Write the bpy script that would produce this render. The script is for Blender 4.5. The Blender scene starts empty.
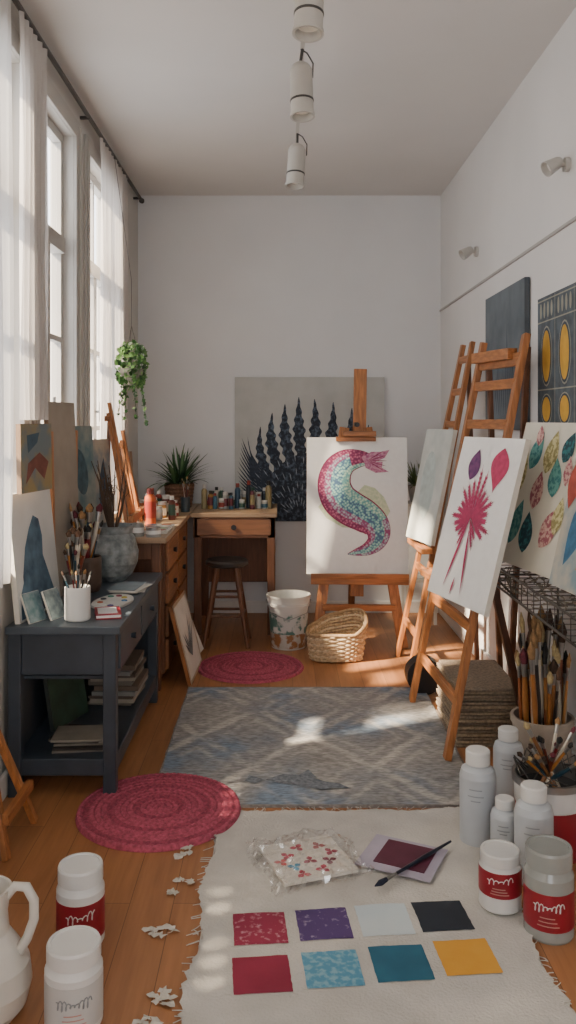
import bpy, math, random
from mathutils import Vector, Matrix, noise
random.seed(7)
R=random.uniform
scene=bpy.context.scene
V=Vector
# ---------------------------------------------------------------- materials
def lin(h):
    h=h.lstrip('#'); out=[]
    for i in (0,2,4):
        c=int(h[i:i+2],16)/255
        out.append(c/12.92 if c<=0.04045 else ((c+0.055)/1.055)**2.4)
    return out
_c={}
def mat(hexc,rough=0.6,var=0.12,scale=12,bump=0.0,metal=0.0,hex2=None,stretch=None,thr=None,bscale=None,spec=None,trans=0):
    key=(hexc,rough,var,scale,bump,metal,hex2,stretch,thr,bscale,trans)
    if key in _c: return _c[key]
    m=bpy.data.materials.new('mat_'+hexc.strip('#')+'_%d'%len(_c)); m.use_nodes=True
    nt=m.node_tree; N=nt.nodes; L=nt.links; p=N['Principled BSDF']
    p.inputs['Roughness'].default_value=rough; p.inputs['Metallic'].default_value=metal
    if trans: p.inputs['Transmission Weight'].default_value=trans
    tc=N.new('ShaderNodeTexCoord'); mp=N.new('ShaderNodeMapping'); L.new(tc.outputs['Object'],mp.inputs[0])
    if stretch: mp.inputs['Scale'].default_value=stretch
    no=N.new('ShaderNodeTexNoise'); no.inputs['Scale'].default_value=scale; no.inputs['Detail'].default_value=5
    L.new(mp.outputs[0],no.inputs['Vector'])
    cr=N.new('ShaderNodeValToRGB'); L.new(no.outputs['Fac'],cr.inputs[0])
    a=lin(hexc)
    if hex2: b=lin(hex2)
    else: b=[min(1,x*(1+var)) for x in a]; a=[x*(1-var) for x in a]
    lo,hi=(thr if thr else (0.35,0.65))
    cr.color_ramp.elements[0].position=lo; cr.color_ramp.elements[1].position=hi
    cr.color_ramp.elements[0].color=(*a,1); cr.color_ramp.elements[1].color=(*b,1)
    L.new(cr.outputs[0],p.inputs['Base Color'])
    if bump:
        n2=N.new('ShaderNodeTexNoise'); n2.inputs['Scale'].default_value=bscale or scale*4; n2.inputs['Detail'].default_value=4
        L.new(mp.outputs[0],n2.inputs['Vector'])
        bn=N.new('ShaderNodeBump'); bn.inputs['Strength'].default_value=bump; bn.inputs['Distance'].default_value=0.01
        L.new(n2.outputs['Fac'],bn.inputs['Height']); L.new(bn.outputs[0],p.inputs['Normal'])
    _c[key]=m; return m
def wood(h,axis='z',rough=0.45,var=0.28):
    st={'x':(2,22,22),'y':(22,2,22),'z':(22,22,2)}[axis]
    return mat(h,rough,var,3,0.15,stretch=st,bscale=6)

def scales_mat(h1,h2,h3,sc=62):
    m=bpy.data.materials.new('mat_scales'); m.use_nodes=True; nt=m.node_tree; N=nt.nodes; L=nt.links; p=N['Principled BSDF']
    tc=N.new('ShaderNodeTexCoord'); mp=N.new('ShaderNodeMapping'); mp.inputs['Rotation'].default_value=(0,math.radians(40),0)
    vo=N.new('ShaderNodeTexVoronoi'); vo.inputs['Scale'].default_value=sc; vo.inputs['Randomness'].default_value=.75
    L.new(tc.outputs['Object'],mp.inputs[0]); L.new(mp.outputs[0],vo.inputs['Vector'])
    cr=N.new('ShaderNodeValToRGB'); L.new(vo.outputs['Distance'],cr.inputs[0])
    e=cr.color_ramp.elements; e[0].position=0.15;e[0].color=(*lin(h1),1);e[1].position=0.66;e[1].color=(*lin(h3),1)
    k=e.new(0.46);k.color=(*lin(h2),1)
    L.new(cr.outputs[0],p.inputs['Base Color']); p.inputs['Roughness'].default_value=0.7
    return m

# ---------------------------------------------------------------- mesh builder
class B:
    def __init__(s,name): s.n=name; s.v=[]; s.f=[]; s.fm=[]; s.sm=[]; s.m=[]; s.M=Matrix.Identity(4)
    def mi(s,m):
        if m not in s.m: s.m.append(m)
        return s.m.index(m)
    def add(s,vs,fs,m,smooth=False):
        o=len(s.v); s.v+= [s.M@V(p) for p in vs]; i=s.mi(m)
        for f in fs: s.f.append([o+k for k in f]); s.fm.append(i); s.sm.append(smooth)
    def box(s,c,d,m,rot=None):
        x,y,z=[k/2 for k in d]; c=V(c)
        vs=[V((sx*x,sy*y,sz*z)) for sx in(-1,1) for sy in(-1,1) for sz in(-1,1)]
        if rot is not None: vs=[rot@p for p in vs]
        vs=[p+c for p in vs]
        s.add(vs,[(0,1,3,2),(4,6,7,5),(0,4,5,1),(2,3,7,6),(0,2,6,4),(1,5,7,3)],m)
    def bx(s,x0,x1,y0,y1,z0,z1,m): s.box(((x0+x1)/2,(y0+y1)/2,(z0+z1)/2),(x1-x0,y1-y0,z1-z0),m)
    def bar(s,p0,p1,w,h,m,side=(0,1,0)):
        p0=V(p0);p1=V(p1);d=p1-p0;L=d.length;z=d.normalized();x=V(side);x=(x-z*x.dot(z)).normalized();y=z.cross(x)
        s.box((p0+p1)/2,(w,h,L),m,Matrix((x,y,z)).transposed())
    def cyl(s,p0,p1,r0,r1,m,n=16,caps=True):
        p0=V(p0);p1=V(p1);z=(p1-p0).normalized();x=z.orthogonal().normalized();y=z.cross(x);vs=[]
        for p,r in((p0,r0),(p1,r1)):
            for i in range(n):
                a=2*math.pi*i/n; vs.append(p+(x*math.cos(a)+y*math.sin(a))*r)
        s.add(vs,[(i,(i+1)%n,n+(i+1)%n,n+i) for i in range(n)],m,True)
        if caps: s.add(vs,[tuple(range(n))[::-1],tuple(range(n,2*n))],m)
    def lathe(s,c,prof,n=28,rot=None,smooth=True):
        c=V(c)
        def ring(r,z):
            out=[]
            for i in range(n):
                a=2*math.pi*i/n; p=V((r*math.cos(a),r*math.sin(a),z))
                if rot is not None: p=rot@p
                out.append(p+c)
            return out
        for k in range(len(prof)-1):
            a,b=prof[k],prof[k+1]
            s.add(ring(max(a[0],1e-4),a[1])+ring(max(b[0],1e-4),b[1]),[(i,(i+1)%n,n+(i+1)%n,n+i) for i in range(n)],b[2],smooth)
    def tube(s,pts,r,m,n=8):
        pts=[V(p) for p in pts]; vs=[];x=None
        for k,p in enumerate(pts):
            t=(pts[min(k+1,len(pts)-1)]-pts[max(k-1,0)]).normalized()
            if x is None: x=t.orthogonal().normalized()
            else: x=(x-t*x.dot(t)).normalized()
            y=t.cross(x); rr=r[k] if isinstance(r,(list,tuple)) else r
            for i in range(n):
                a=2*math.pi*i/n; vs.append(p+(x*math.cos(a)+y*math.sin(a))*rr)
        fs=[(k*n+i,k*n+(i+1)%n,(k+1)*n+(i+1)%n,(k+1)*n+i) for k in range(len(pts)-1) for i in range(n)]
        s.add(vs,fs,m,True); e=(len(pts)-1)*n
        s.add(vs,[tuple(range(n))[::-1],tuple(range(e,e+n))],m)
    def poly(s,pts,m,z=None):
        if z is not None: pts=[(p[0],p[1],z) for p in pts]
        s.add(pts,[tuple(range(len(pts)))],m)
    def strip(s,L,Rr,m,smooth=False):
        n=len(L); s.add(list(L)+list(Rr),[(i,i+1,n+i+1,n+i) for i in range(n-1)],m,smooth)
    def arc(s,c,r,z0,z1,a0,a1,m,n=8):
        c=V(c);A=[];Bt=[]
        for i in range(n+1):
            a=math.radians(a0+(a1-a0)*i/n); A.append(c+V((r*math.cos(a),r*math.sin(a),z0))); Bt.append(c+V((r*math.cos(a),r*math.sin(a),z1)))
        s.strip(A,Bt,m,True)
    def build(s,bevel=0,sub=0,solid=0,segs=2):
        xs=[p.x for p in s.v];ys=[p.y for p in s.v];zs=[p.z for p in s.v]
        o=V(((min(xs)+max(xs))/2,(min(ys)+max(ys))/2,min(zs)))
        me=bpy.data.meshes.new(s.n); me.from_pydata([p-o for p in s.v],[],s.f)
        for m in s.m: me.materials.append(m)
        for i,p in enumerate(me.polygons): p.material_index=s.fm[i]; p.use_smooth=s.sm[i]
        me.update(); ob=bpy.data.objects.new(s.n,me); ob.location=o; scene.collection.objects.link(ob)
        if solid:
            q=ob.modifiers.new('s','SOLIDIFY'); q.thickness=solid
        if bevel:
            q=ob.modifiers.new('b','BEVEL'); q.width=bevel; q.segments=segs; q.limit_method='ANGLE'
        return ob

def frameM(base,yaw,lean,h=0):
    a=math.radians(yaw);t=math.radians(lean)
    u=V((math.cos(a),math.sin(a),0)); nh=u.cross(V((0,0,1))); v=V((0,0,1))*math.cos(t)-nh*math.sin(t); n=u.cross(v)
    c=V(base)+v*(h/2)
    M=Matrix.Identity(4)
    for i in range(3): M[i][0]=u[i];M[i][1]=v[i];M[i][2]=n[i];M[i][3]=c[i]
    return M
def rect(b,u0,u1,v0,v1,m,z): b.poly([(u0,v0),(u1,v0),(u1,v1),(u0,v1)],m,z)
def leaf(cx,cy,L,w,ang,n=10,k=1.0):
    pts=[];a=math.radians(ang)
    for sgn in(1,-1):
        rng=range(n+1) if sgn==1 else range(n-1,0,-1)
        for i in rng:
            t=i/n; ww=w*math.sin(math.pi*t**k)*sgn/2; x=t*L
            pts.append((cx+x*math.cos(a)-ww*math.sin(a),cy+x*math.sin(a)+ww*math.cos(a)))
    return pts
def ell(cx,cy,a,b,ang=0,n=20):
    t=math.radians(ang)
    return [(cx+a*math.cos(k)*math.cos(t)-b*math.sin(k)*math.sin(t),cy+a*math.cos(k)*math.sin(t)+b*math.sin(k)*math.cos(t)) for k in [2*math.pi*i/n for i in range(n)]]
def canvas(name,base,yaw,lean,w,h,ground,t=0.025,edge=None):
    b=B(name); b.M=frameM(base,yaw,lean,h)
    b.box((0,0,-t/2),(w,h,t),edge or CANV_EDGE)
    rect(b,-w/2+.001,w/2-.001,-h/2+.001,h/2-.001,ground,0.0006)
    return b

# palette
WHITE=mat('#e0dedb',0.6,0.03,8); CANV_EDGE=mat('#d8d3c8',0.8,0.05,20,0.2)
CANVW=mat('#ecebe8',0.75,0.02,30,0.15,bscale=300)
PINE=wood('#a0663a','z'); PINEX=wood('#a0663a','x'); PINEY=wood('#a0663a','y')
PINED=wood('#66402a','z'); PINEDY=wood('#70482c','y')
ORW=wood('#ab6e3e','z')
BLK=mat('#202024',0.5,0.2,10)
METAL=mat('#9a9a98',0.35,0.05,20,metal=0.9)
PLAST=mat('#d3d3d1',0.38,0.02,6)
RED=mat('#8e1c2a',0.45,0.12,15)

# ---------------------------------------------------------------- room
XL,XR,YB,YF,ZC=-1.07,1.21,6.4,-1.3,3.14
wallm=mat('#d9dadc',0.85,0.03,1.5,0.06,bscale=40)
wallR=mat('#dbdad9',0.85,0.03,1.5,0.06,bscale=40)
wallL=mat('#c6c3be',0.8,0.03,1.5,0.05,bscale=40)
def floor_mat():
    m=bpy.data.materials.new('wood_floor'); m.use_nodes=True; nt=m.node_tree;N=nt.nodes;L=nt.links;p=N['Principled BSDF']
    tc=N.new('ShaderNodeTexCoord'); mp=N.new('ShaderNodeMapping'); mp.inputs['Rotation'].default_value=(0,0,math.pi/2)
    L.new(tc.outputs['Object'],mp.inputs[0])
    br=N.new('ShaderNodeTexBrick'); br.inputs['Scale'].default_value=1; br.inputs['Brick Width'].default_value=1.3; br.inputs['Row Height'].default_value=0.13
    br.inputs['Mortar Size'].default_value=0.0012; br.offset=0.37
    br.inputs['Color1'].default_value=(*lin('#ae784f'),1); br.inputs['Color2'].default_value=(*lin('#a16e47'),1); br.inputs['Mortar'].default_value=(*lin('#714b30'),1)
    L.new(mp.outputs[0],br.inputs['Vector'])
    no=N.new('ShaderNodeTexNoise'); no.inputs['Scale'].default_value=4; no.inputs['Detail'].default_value=6
    m2=N.new('ShaderNodeMapping'); m2.inputs['Scale'].default_value=(14,1,1); L.new(tc.outputs['Object'],m2.inputs[0]); L.new(m2.outputs[0],no.inputs['Vector'])
    mx=N.new('ShaderNodeMixRGB'); mx.blend_type='MULTIPLY'; mx.inputs[0].default_value=0.5
    cr=N.new('ShaderNodeValToRGB'); cr.color_ramp.elements[0].position=.3; cr.color_ramp.elements[0].color=(.55,.5,.45,1); cr.color_ramp.elements[1].position=.65;cr.color_ramp.elements[1].color=(1,1,1,1)
    L.new(no.outputs['Fac'],cr.inputs[0]); L.new(br.outputs['Color'],mx.inputs[1]); L.new(cr.outputs[0],mx.inputs[2]); L.new(mx.outputs[0],p.inputs['Base Color'])
    p.inputs['Roughness'].default_value=0.4
    bn=N.new('ShaderNodeBump'); bn.inputs['Strength'].default_value=.12; bn.inputs['Distance'].default_value=.004; L.new(br.outputs['Fac'],bn.inputs['Height']); bn.invert=True; L.new(bn.outputs[0],p.inputs['Normal'])
    return m
T=0.12
b=B('floor'); b.bx(XL-T,XR+T,YF-T,YB+T,-0.1,0,floor_mat()); b.build()
b=B('ceiling'); b.bx(XL-T,XR+T,YF-T,YB+T,ZC,ZC+.1,mat('#d3d1cf',0.9,0.03,1.2)); b.build()
b=B('wall_back'); b.bx(XL-T,XR+T,YB,YB+T,0,ZC,wallm); b.build()
b=B('wall_right'); b.bx(XR,XR+T,YF,YB,0,ZC,wallR); b.build()
b=B('wall_front')
b.bx(XL-T,XR+T,YF-T,YF,2.5,ZC,wallm);b.bx(XL-T,XR+T,YF-T,YF,0,.8,wallm);b.bx(XL-T,-.6,YF-T,YF,.8,2.5,wallm);b.bx(.75,XR+T,YF-T,YF,.8,2.5,wallm); b.build()  # unseen wall; its opening is added and sized for front fill light
wins=[(-.9,.2),(.55,1.35),(1.6,2.25),(2.5,3.5),(3.74,4.4),(4.72,5.5)]
ZS,ZT=0.86,2.92
b=B('wall_left'); b.bx(XL-T,XL,YF,YB,0,ZS,wallL); b.bx(XL-T,XL,YF,YB,ZT,ZC,wallL)
e=[YF]+[k for w in wins for k in w]+[YB]
for i in range(0,len(e),2): b.bx(XL-T,XL,e[i],e[i+1],ZS,ZT,wallL)
b.build()
fr=mat('#b3afa9',0.5,0.03,5)
gm=bpy.data.materials.new('window_glass'); gm.use_nodes=True; nt=gm.node_tree; nt.nodes.clear()
o=nt.nodes.new('ShaderNodeOutputMaterial');t1=nt.nodes.new('ShaderNodeBsdfTransparent');g1=nt.nodes.new('ShaderNodeBsdfGlossy');g1.inputs['Roughness'].default_value=.05
mx=nt.nodes.new('ShaderNodeMixShader');mx.inputs[0].default_value=.06;nt.links.new(t1.outputs[0],mx.inputs[1]);nt.links.new(g1.outputs[0],mx.inputs[2]);nt.links.new(mx.outputs[0],o.inputs[0])
for i,(y0,y1) in enumerate(wins):
    b=B('window_%d'%(i+1)); X0,X1=XL-.10,XL-.05
    f=.05
    b.bx(X0,X1,y0,y0+f,ZS,ZT,fr);b.bx(X0,X1,y1-f,y1,ZS,ZT,fr);b.bx(X0,X1,y0+f,y1-f,ZS,ZS+f,fr);b.bx(X0,X1,y0+f,y1-f,ZT-f,ZT,fr)
    b.bx(X0,X1+.02,y0+f,y1-f,2.30,2.38,fr)
    ym=(y0+y1)/2; b.bx(X0,X1+.01,ym-.04,ym+.04,ZS+f,2.30,fr); b.bx(X0+.01,X1,ym-.015,ym+.015,2.38,ZT-f,fr)
    for z in(1.4,1.86): b.bx(X0+.01,X1,y0+f,ym-.04,z-.014,z+.014,fr);b.bx(X0+.01,X1,ym+.04,y1-f,z-.014,z+.014,fr)
    b.bx(X0+.024,X0+.028,y0+f,y1-f,ZS+f,ZT-f,gm)
    b.cyl((X1+.01,ym,1.5),(X1+.045,ym,1.5),.008,.008,METAL,8); b.cyl((X1+.04,ym,1.44),(X1+.04,ym,1.56),.007,.007,METAL,8)
    b.build(bevel=.004)
    b=B('trim_%d'%(i+1))
    b.bx(XL,XL+.018,y0-.09,y0,ZS,ZT+.09,fr);b.bx(XL,XL+.018,y1,y1+.09,ZS,ZT+.09,fr);b.bx(XL,XL+.018,y0,y1,ZT,ZT+.09,fr)
    b.bx(XL+.018,XL+.026,y0-.075,y0-.06,ZS,ZT+.07,fr);b.bx(XL+.018,XL+.026,y1+.06,y1+.075,ZS,ZT+.07,fr)
    b.bx(XL-.05,XL+.03,y0-.1,y1+.1,ZS-.03,ZS,fr); b.build(bevel=.003)
    li=bpy.data.lights.new('portal_%d'%i,'AREA'); li.shape='RECTANGLE'; li.size=(y1-y0); li.size_y=ZT-ZS
    li.cycles.is_portal=True
    lo=bpy.data.objects.new('window_portal_%d'%(i+1),li); lo.location=(XL-.11,ym,(ZS+ZT)/2); lo.rotation_euler=V((1,0,0)).to_track_quat('-Z','Z').to_euler(); scene.collection.objects.link(lo)
li=bpy.data.lights.new('portal_f','AREA'); li.shape='RECTANGLE'; li.size=1.35; li.size_y=1.7; li.cycles.is_portal=True
lo=bpy.data.objects.new('window_portal_front',li); lo.location=(.075,YF-.1,1.65); lo.rotation_euler=V((0,1,0)).to_track_quat('-Z','Z').to_euler(); scene.collection.objects.link(lo)  # sampling portal for the added fill-light opening
b=B('baseboard_back'); b.bx(XL+.02,XR-.02,YB-.018,YB,0,.09,WHITE); b.build(bevel=.004)
b=B('baseboard_right'); b.bx(XR-.018,XR,YF,YB,0,.09,WHITE); b.build(bevel=.004)
b=B('baseboard_left'); b.bx(XL,XL+.018,YF,YB,0,.09,WHITE); b.build(bevel=.004)
b=B('trim_picture_rail'); b.bx(XR-.010,XR,YF,YB,2.264,2.280,mat('#aaa7a4',.7,.03)); b.build(bevel=.003)

# curtain rod
XC=-1.025
b=B('curtain_rod'); rod=mat('#3f3a36',.4,.1); b.cyl((XC,-1.2,3.075),(XC,6.3,3.075),.012,.012,rod,12)
for y in(-1,1,2.25,4.55,6.2): b.bx(XL,XC+.01,y-.008,y+.008,3.06,3.075,rod)
b.cyl((XC,6.3,3.075),(XC,6.33,3.075),.02,.014,rod,12)
b.build()
def curt_mat(name,col,tr,tl=.45):
    cm=bpy.data.materials.new(name); cm.use_nodes=True; nt=cm.node_tree; nt.nodes.clear()
    o=nt.nodes.new('ShaderNodeOutputMaterial');d1=nt.nodes.new('ShaderNodeBsdfDiffuse');d1.inputs[0].default_value=(*col,1);t2=nt.nodes.new('ShaderNodeBsdfTranslucent');t2.inputs[0].default_value=(*col,1);t1=nt.nodes.new('ShaderNodeBsdfTransparent')
    m1=nt.nodes.new('ShaderNodeMixShader');m1.inputs[0].default_value=tl;m2=nt.nodes.new('ShaderNodeMixShader');m2.inputs[0].default_value=tr
    nt.links.new(d1.outputs[0],m1.inputs[1]);nt.links.new(t2.outputs[0],m1.inputs[2]);nt.links.new(m1.outputs[0],m2.inputs[1]);nt.links.new(t1.outputs[0],m2.inputs[2]);nt.links.new(m2.outputs[0],o.inputs[0])
    return cm
cm=curt_mat('sheer_curtain',(.70,.66,.63),.14,.30)
cm2=curt_mat('linen_curtain',(.70,.68,.66),.02,.30)  # dense cloth for the added curtain that blocks sun
def curtain(y0,y1,zb,folds,cmat=None,nm='sheer_curtain'):
    b=B(nm); nu,nv=int(90*max(1,(y1-y0)/.8)),30; vs=[];fs=[]
    for j in range(nv+1):
        t=j/nv; z=3.06+(zb-3.06)*t
        for i in range(nu+1):
            s_=i/nu; sq=1-.10*math.sin(t*2.6)*(1 if cmat is None else 0)
            y=(y0+y1)/2+(s_-.5)*(y1-y0)*sq+.008*math.sin(6*t+3*s_)
            x=XC+.018*math.sin(s_*folds*2*math.pi+.6*math.sin(3*t))*(.6+.4*t)+.004*math.sin(s_*31+t*5)
            vs.append((x,y,z))
    for j in range(nv):
        for i in range(nu): a=j*(nu+1)+i; fs.append((a,a+1,a+nu+2,a+nu+1))
    b.add(vs,fs,cmat or cm,True); b.build()
curtain(3.34,3.74,1.45,6); curtain(4.84,5.72,1.28,11); curtain(-1.1,3.24,0.84,52,cm2,'linen_curtain')  # last curtain is added over the unseen near windows to block sun

# ---------------------------------------------------------------- ceiling track light
b=B('ceiling_track_light'); lm=mat('#b5b2ac',.4,.02); dk=mat('#3c3a38',.5,.1)
b.bx(.079,.095,2.1,4.5,2.887,2.9,lm)
for y in(2.2,3.35,4.4): b.cyl((.087,y,2.9),(.087,y,ZC),.004,.004,lm,8)
b.cyl((.087,2.2,ZC-.02),(.087,2.2,ZC),.05,.05,lm,20)
for y,x,tx in((2.59,.095,.05),(3.29,.08,-.03),(4.26,.087,.06)):
    b.cyl((.087,y,2.885),(x,y,2.84),.006,.006,dk,8)
    rot=Matrix.Rotation(tx,3,'Y')@Matrix.Rotation(-.12,3,'X')
    c=V((x,y,2.83))
    b.lathe(c,[(0,0,lm),(.02,0,lm),(.035,-.012,lm),(.044,-.03,lm),(.044,-.15,lm),(.046,-.15,lm),(.046,-.156,dk),(.044,-.158,dk),(.044,-.205,lm),(.048,-.206,lm),(.048,-.218,lm),(.04,-.218,lm),(.036,-.19,lm),(0,-.185,mat('#f3efe4',.3,.01))],24,rot)
    b.tube([(x+.046,y,2.775),(x+.048,y,2.83),(x+.025,y,2.87),(x,y,2.885)],.003,dk,6)
b.build()
for y,z in((5.2,2.48),(3.56,2.52)):
    b=B('wall_spotlight'); b.cyl((XR,y,z),(XR-.02,y,z),.03,.03,lm,18); b.cyl((XR-.02,y,z),(XR-.06,y,z),.01,.01,lm,10)
    d=V((-.75,-.15,-.45)).normalized(); rot=d.to_track_quat('Z','Y').to_matrix()
    b.lathe(V((XR-.06,y,z))-d*.03,[(0,0,lm),(.02,0,lm),(.025,.01,lm),(.034,.075,lm),(.03,.075,lm),(.024,.05,lm),(0,.045,WHITE)],20,rot); b.build()

# ---------------------------------------------------------------- back wall painting
b=canvas('sea_creature_painting',(.222,YB-.035,.69),0,0,1.12,1.08,mat('#b6b7b4',.85,.07,5,0.1,bscale=200),.03,mat('#8f8d86',.8,.1))
ink=mat('#28303c',.85,.4,50,hex2='#5b687a',thr=(.48,.68)); ink2=mat('#8f98a4',.8,.3,50); ink3=mat('#353e4c',.85,.3,60)
K=1.12/152
def q(px,py): return ((px-310)*K,(451-py)*K)
z=.002
body=[(264,524),(261,510),(262,495),(267,481),(277,469),(289,460),(301,455),(313,454),(325,458),(335,466),(341,478),(345,495),(347,524)]
b.poly([q(*p) for p in body],ink,z)
def feather(x,y,x2,y2,w,bend=0,amp=.12,nw=8,n=48,mm=None):
    global z
    z+=.0002
    p=V(q(x,y));r=V(q(x2,y2)); d=r-p; nrm=V((-d.y,d.x)).normalized(); A=[];C=[]
    for i in range(n+1):
        t=i/n; c=p+d*t+nrm*bend*math.sin(math.pi*t)*d.length
        base=w*K/2*min(1,(1-t)*1.9+.04)**.8*(.8+.25*math.sin(math.pi*min(1,t*1.05)))
        A.append((*(c+nrm*base*(1-amp+amp*2*math.sin(t*nw*math.pi))),z)); C.append((*(c-nrm*base*(1-amp+amp*2*math.sin(t*nw*math.pi+1.2))),z))
    b.strip(A,C,mm or ink)
for a in [(272,484,260,428,10,.10),(280,474,272,414,12,.08),(291,466,285,405,12,.05),(302,462,299,398,12,.02),(313,462,315,400,12,-.03),(323,466,334,403,12,-.06),(332,474,353,409,13,-.09),(339,486,370,426,11,-.10),(343,500,382,448,10,-.09),(345,512,385,470,9,-.06)]: feather(*a,amp=.09,nw=13)
for k in range(18): feather(267,480+k*2.4,236.5+abs(k-7)*.7,440+k*4.7,2.6,.08,.1,5,24,ink3)
for k in range(10): feather(268,478+k*3,247+k*1.0,438+k*5,2.2,.12,.1,5,24,ink3)
z+=.001
for k in range(16):
    aa=q(301,522); an=35+k*7.5; rr=.10+.02*(k%3)
    for t in(.0,.11,.22,.33): z+=.00005; b.poly(leaf(aa[0]+(rr+t)*math.cos(math.radians(an)),aa[1]+(rr+t)*.92*math.sin(math.radians(an)),.06,.007,an,5),ink2,z)
b.build()

# ---------------------------------------------------------------- main easel + fish tail
b=canvas('mermaid_tail_painting',(.497,5.45,.46),-3,8,.655,.885,CANVW,.025)
K=.00655
def q(px,py): return ((px-354.5)*K,(506-py)*K)
cl=[(369,461,5),(357,460,8.5),(344,463,12),(335,472,14.5),(332,486,16),(337,500,17),(348,509,17),(361,516,16),(371,524,14),(375,534,11.5),(372,543,8.5),(364,549,6),(354,552,3.5),(345,554,.6)]
def cr_(P,n=6):
    out=[]
    for i in range(len(P)-1):
        p0,p1,p2,p3=[V(P[max(0,min(len(P)-1,j))]) for j in(i-1,i,i+1,i+2)]
        for k in range(n):
            t=k/n; out.append(.5*((2*p1)+(p2-p0)*t+(2*p0-5*p1+4*p2-p3)*t*t+(3*p1-p0-3*p2+p3)*t**3))
    out.append(V(P[-1])); return out
C=cr_(cl)
def off(f0,z):
    o=[]
    for i,p in enumerate(C):
        t=C[min(i+1,len(C)-1)]-C[max(i-1,0)]; n=V((-t.y,t.x)).normalized()
        x,y=q(p.x+n.x*f0*p.z,p.y+n.y*f0*p.z); o.append((x,y,z))
    return o
crim=scales_mat('#c77a93','#a3436a','#7c2f58'); teal=scales_mat('#b4d3cb','#76afac','#4d6a8c'); pale=scales_mat('#ccdfce','#9cc4b2','#6aa3a2')
mixs=scales_mat('#bcc9c4','#9a8aa4','#964a72'); outl=mat('#8a2e54',.8,.2,60)
fin=mat('#d0d3b6',.8,.1,60,hex2='#b3c3a2'); finp=mat('#a35480',.8,.2,60,hex2='#cf9aac')
b.poly([q(*p) for p in[(321,502),(316,508),(324,519),(340,528),(358,529),(350,518),(335,508)]],fin,.0016)
b.poly([q(*p) for p in[(354,494),(362,486),(372,489),(381,498),(387,512),(382,520),(362,508)]],fin,.0016)
b.strip(off(-1,.0024),off(-.5,.0024),pale); b.strip(off(-.5,.0024),off(.25,.0024),teal); b.strip(off(.25,.0024),off(.62,.0024),mixs); b.strip(off(.62,.0024),off(1,.0024),crim)
b.strip(off(-1.04,.0028),off(-.96,.0028),outl); b.strip(off(.96,.0028),off(1.05,.0028),outl)
half=len(C)//2
b.strip(off(-1,.003)[half+10:],off(-.55,.003)[half+10:],mixs)
b.strip(off(-.55,.0031)[:11],off(1,.0031)[:11],crim)
for pts,zz in (([(363,466),(359,458),(369,453),(378,453),(387,451),(382,459),(371,464)],.0036),([(361,460),(371,463),(380,463),(379,469),(386,473),(373,474),(363,469)],.004)):
    b.poly([q(*p) for p in pts],finp,zz)
for k in range(5):
    a=q(365,462); b.poly(leaf(a[0],a[1],.13,.006,32-k*16,6),outl,.0043+k*.0001)
b.build(bevel=.002)
def foot_easel_main():
    b=B('painting_easel'); b.M=Matrix.Translation((.027,0,0))
    b.bar((.20,5.42,0),(.40,5.63,1.4),.065,.028,ORW,(1,0,0)); b.bar((.755,5.40,0),(.55,5.63,1.4),.065,.028,ORW,(1,0,0))
    b.bar((.475,5.55,.30),(.51,5.675,1.79),.085,.03,ORW,(1,0,0))
    b.bar((.475,5.665,1.4),(.475,6.02,0),.045,.028,PINED,(1,0,0))
    b.bar((.17,5.425,.43),(.79,5.40,.43),.05,.05,PINEX,(0,1,0))
    b.bar((.17,5.40,.46),(.79,5.375,.46),.015,.03,PINEX,(0,1,0))
    b.bar((.34,5.58,1.325),(.60,5.57,1.325),.05,.03,PINEX,(0,1,0))
    b.bar((.385,5.565,1.36),(.60,5.555,1.36),.07,.035,PINEX,(0,1,0))
    b.bar((.245,5.445,.25),(.71,5.43,.25),.03,.04,PINEX,(0,1,0))
    b.cyl((.475,5.52,1.42),(.475,5.64,1.42),.016,.016,BLK,10)
    b.build(bevel=.003)
foot_easel_main()

# ---------------------------------------------------------------- desks
dt=wood('#85583a','x',.4,.15); dy=wood('#8f5c37','y',.45,.2); dd=wood('#704830','z',.5,.2); dtop=wood('#9f8468','x',.4,.12)
b=B('writing_desk')
b.bx(-.60,-.02,5.70,6.36,.795,.825,dtop)
b.bx(-.585,-.035,5.72,5.74,.655,.795,dt); b.bx(-.56,-.06,5.71,5.722,.675,.785,dt)
b.bx(-.05,-.035,5.74,6.34,.655,.795,dd); b.bx(-.585,-.57,5.74,6.34,.655,.795,dd)
for x in(-.58,-.085):
    for y in(5.72,6.29): b.bx(x,x+.05,y,y+.05,0,.795,dd)
b.bx(-.53,-.085,6.30,6.32,.25,.795,dd)
b.cyl((-.31,5.71,.73),(-.31,5.69,.73),.014,.018,BLK,12)
b.build(bevel=.004)
b=B('drawer_cabinet')
b.bx(-1.04,-.602,4.50,6.36,.795,.825,dtop)
b.bx(-1.03,-.64,4.72,5.66,.04,.795,dd)
for k,(y0,y1) in enumerate(((4.74,5.18),(5.21,5.64))):
    for j in range(4):
        z0=.06+j*.182; b.bx(-.64,-.62,y0,y1,z0,z0+.168,dy); ym=(y0+y1)/2; b.cyl((-.62,ym,z0+.09),(-.602,ym,z0+.09),.012,.016,BLK,12)
b.bx(-1.03,-.66,4.76,5.6,0,.04,dd)
b.bx(-.66,-.62,5.66,5.70,0,.795,dd)
b.bx(-1.03,-.98,4.54,4.59,0,.795,dd)
b.bx(-.69,-.64,4.54,4.59,.0,.795,dd); b.bx(-1.0,-.66,4.55,4.57,.70,.795,dd)
b.build(bevel=.004)
b=B('wooden_stool'); cx,cy=-.345,5.52
seat=mat('#2b2725',.45,.2)
b.lathe((cx,cy,0),[(0,.505,seat),(.12,.505,seat),(.138,.515,seat),(.138,.535,seat),(.125,.548,seat),(0,.548,seat)],32)
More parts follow.
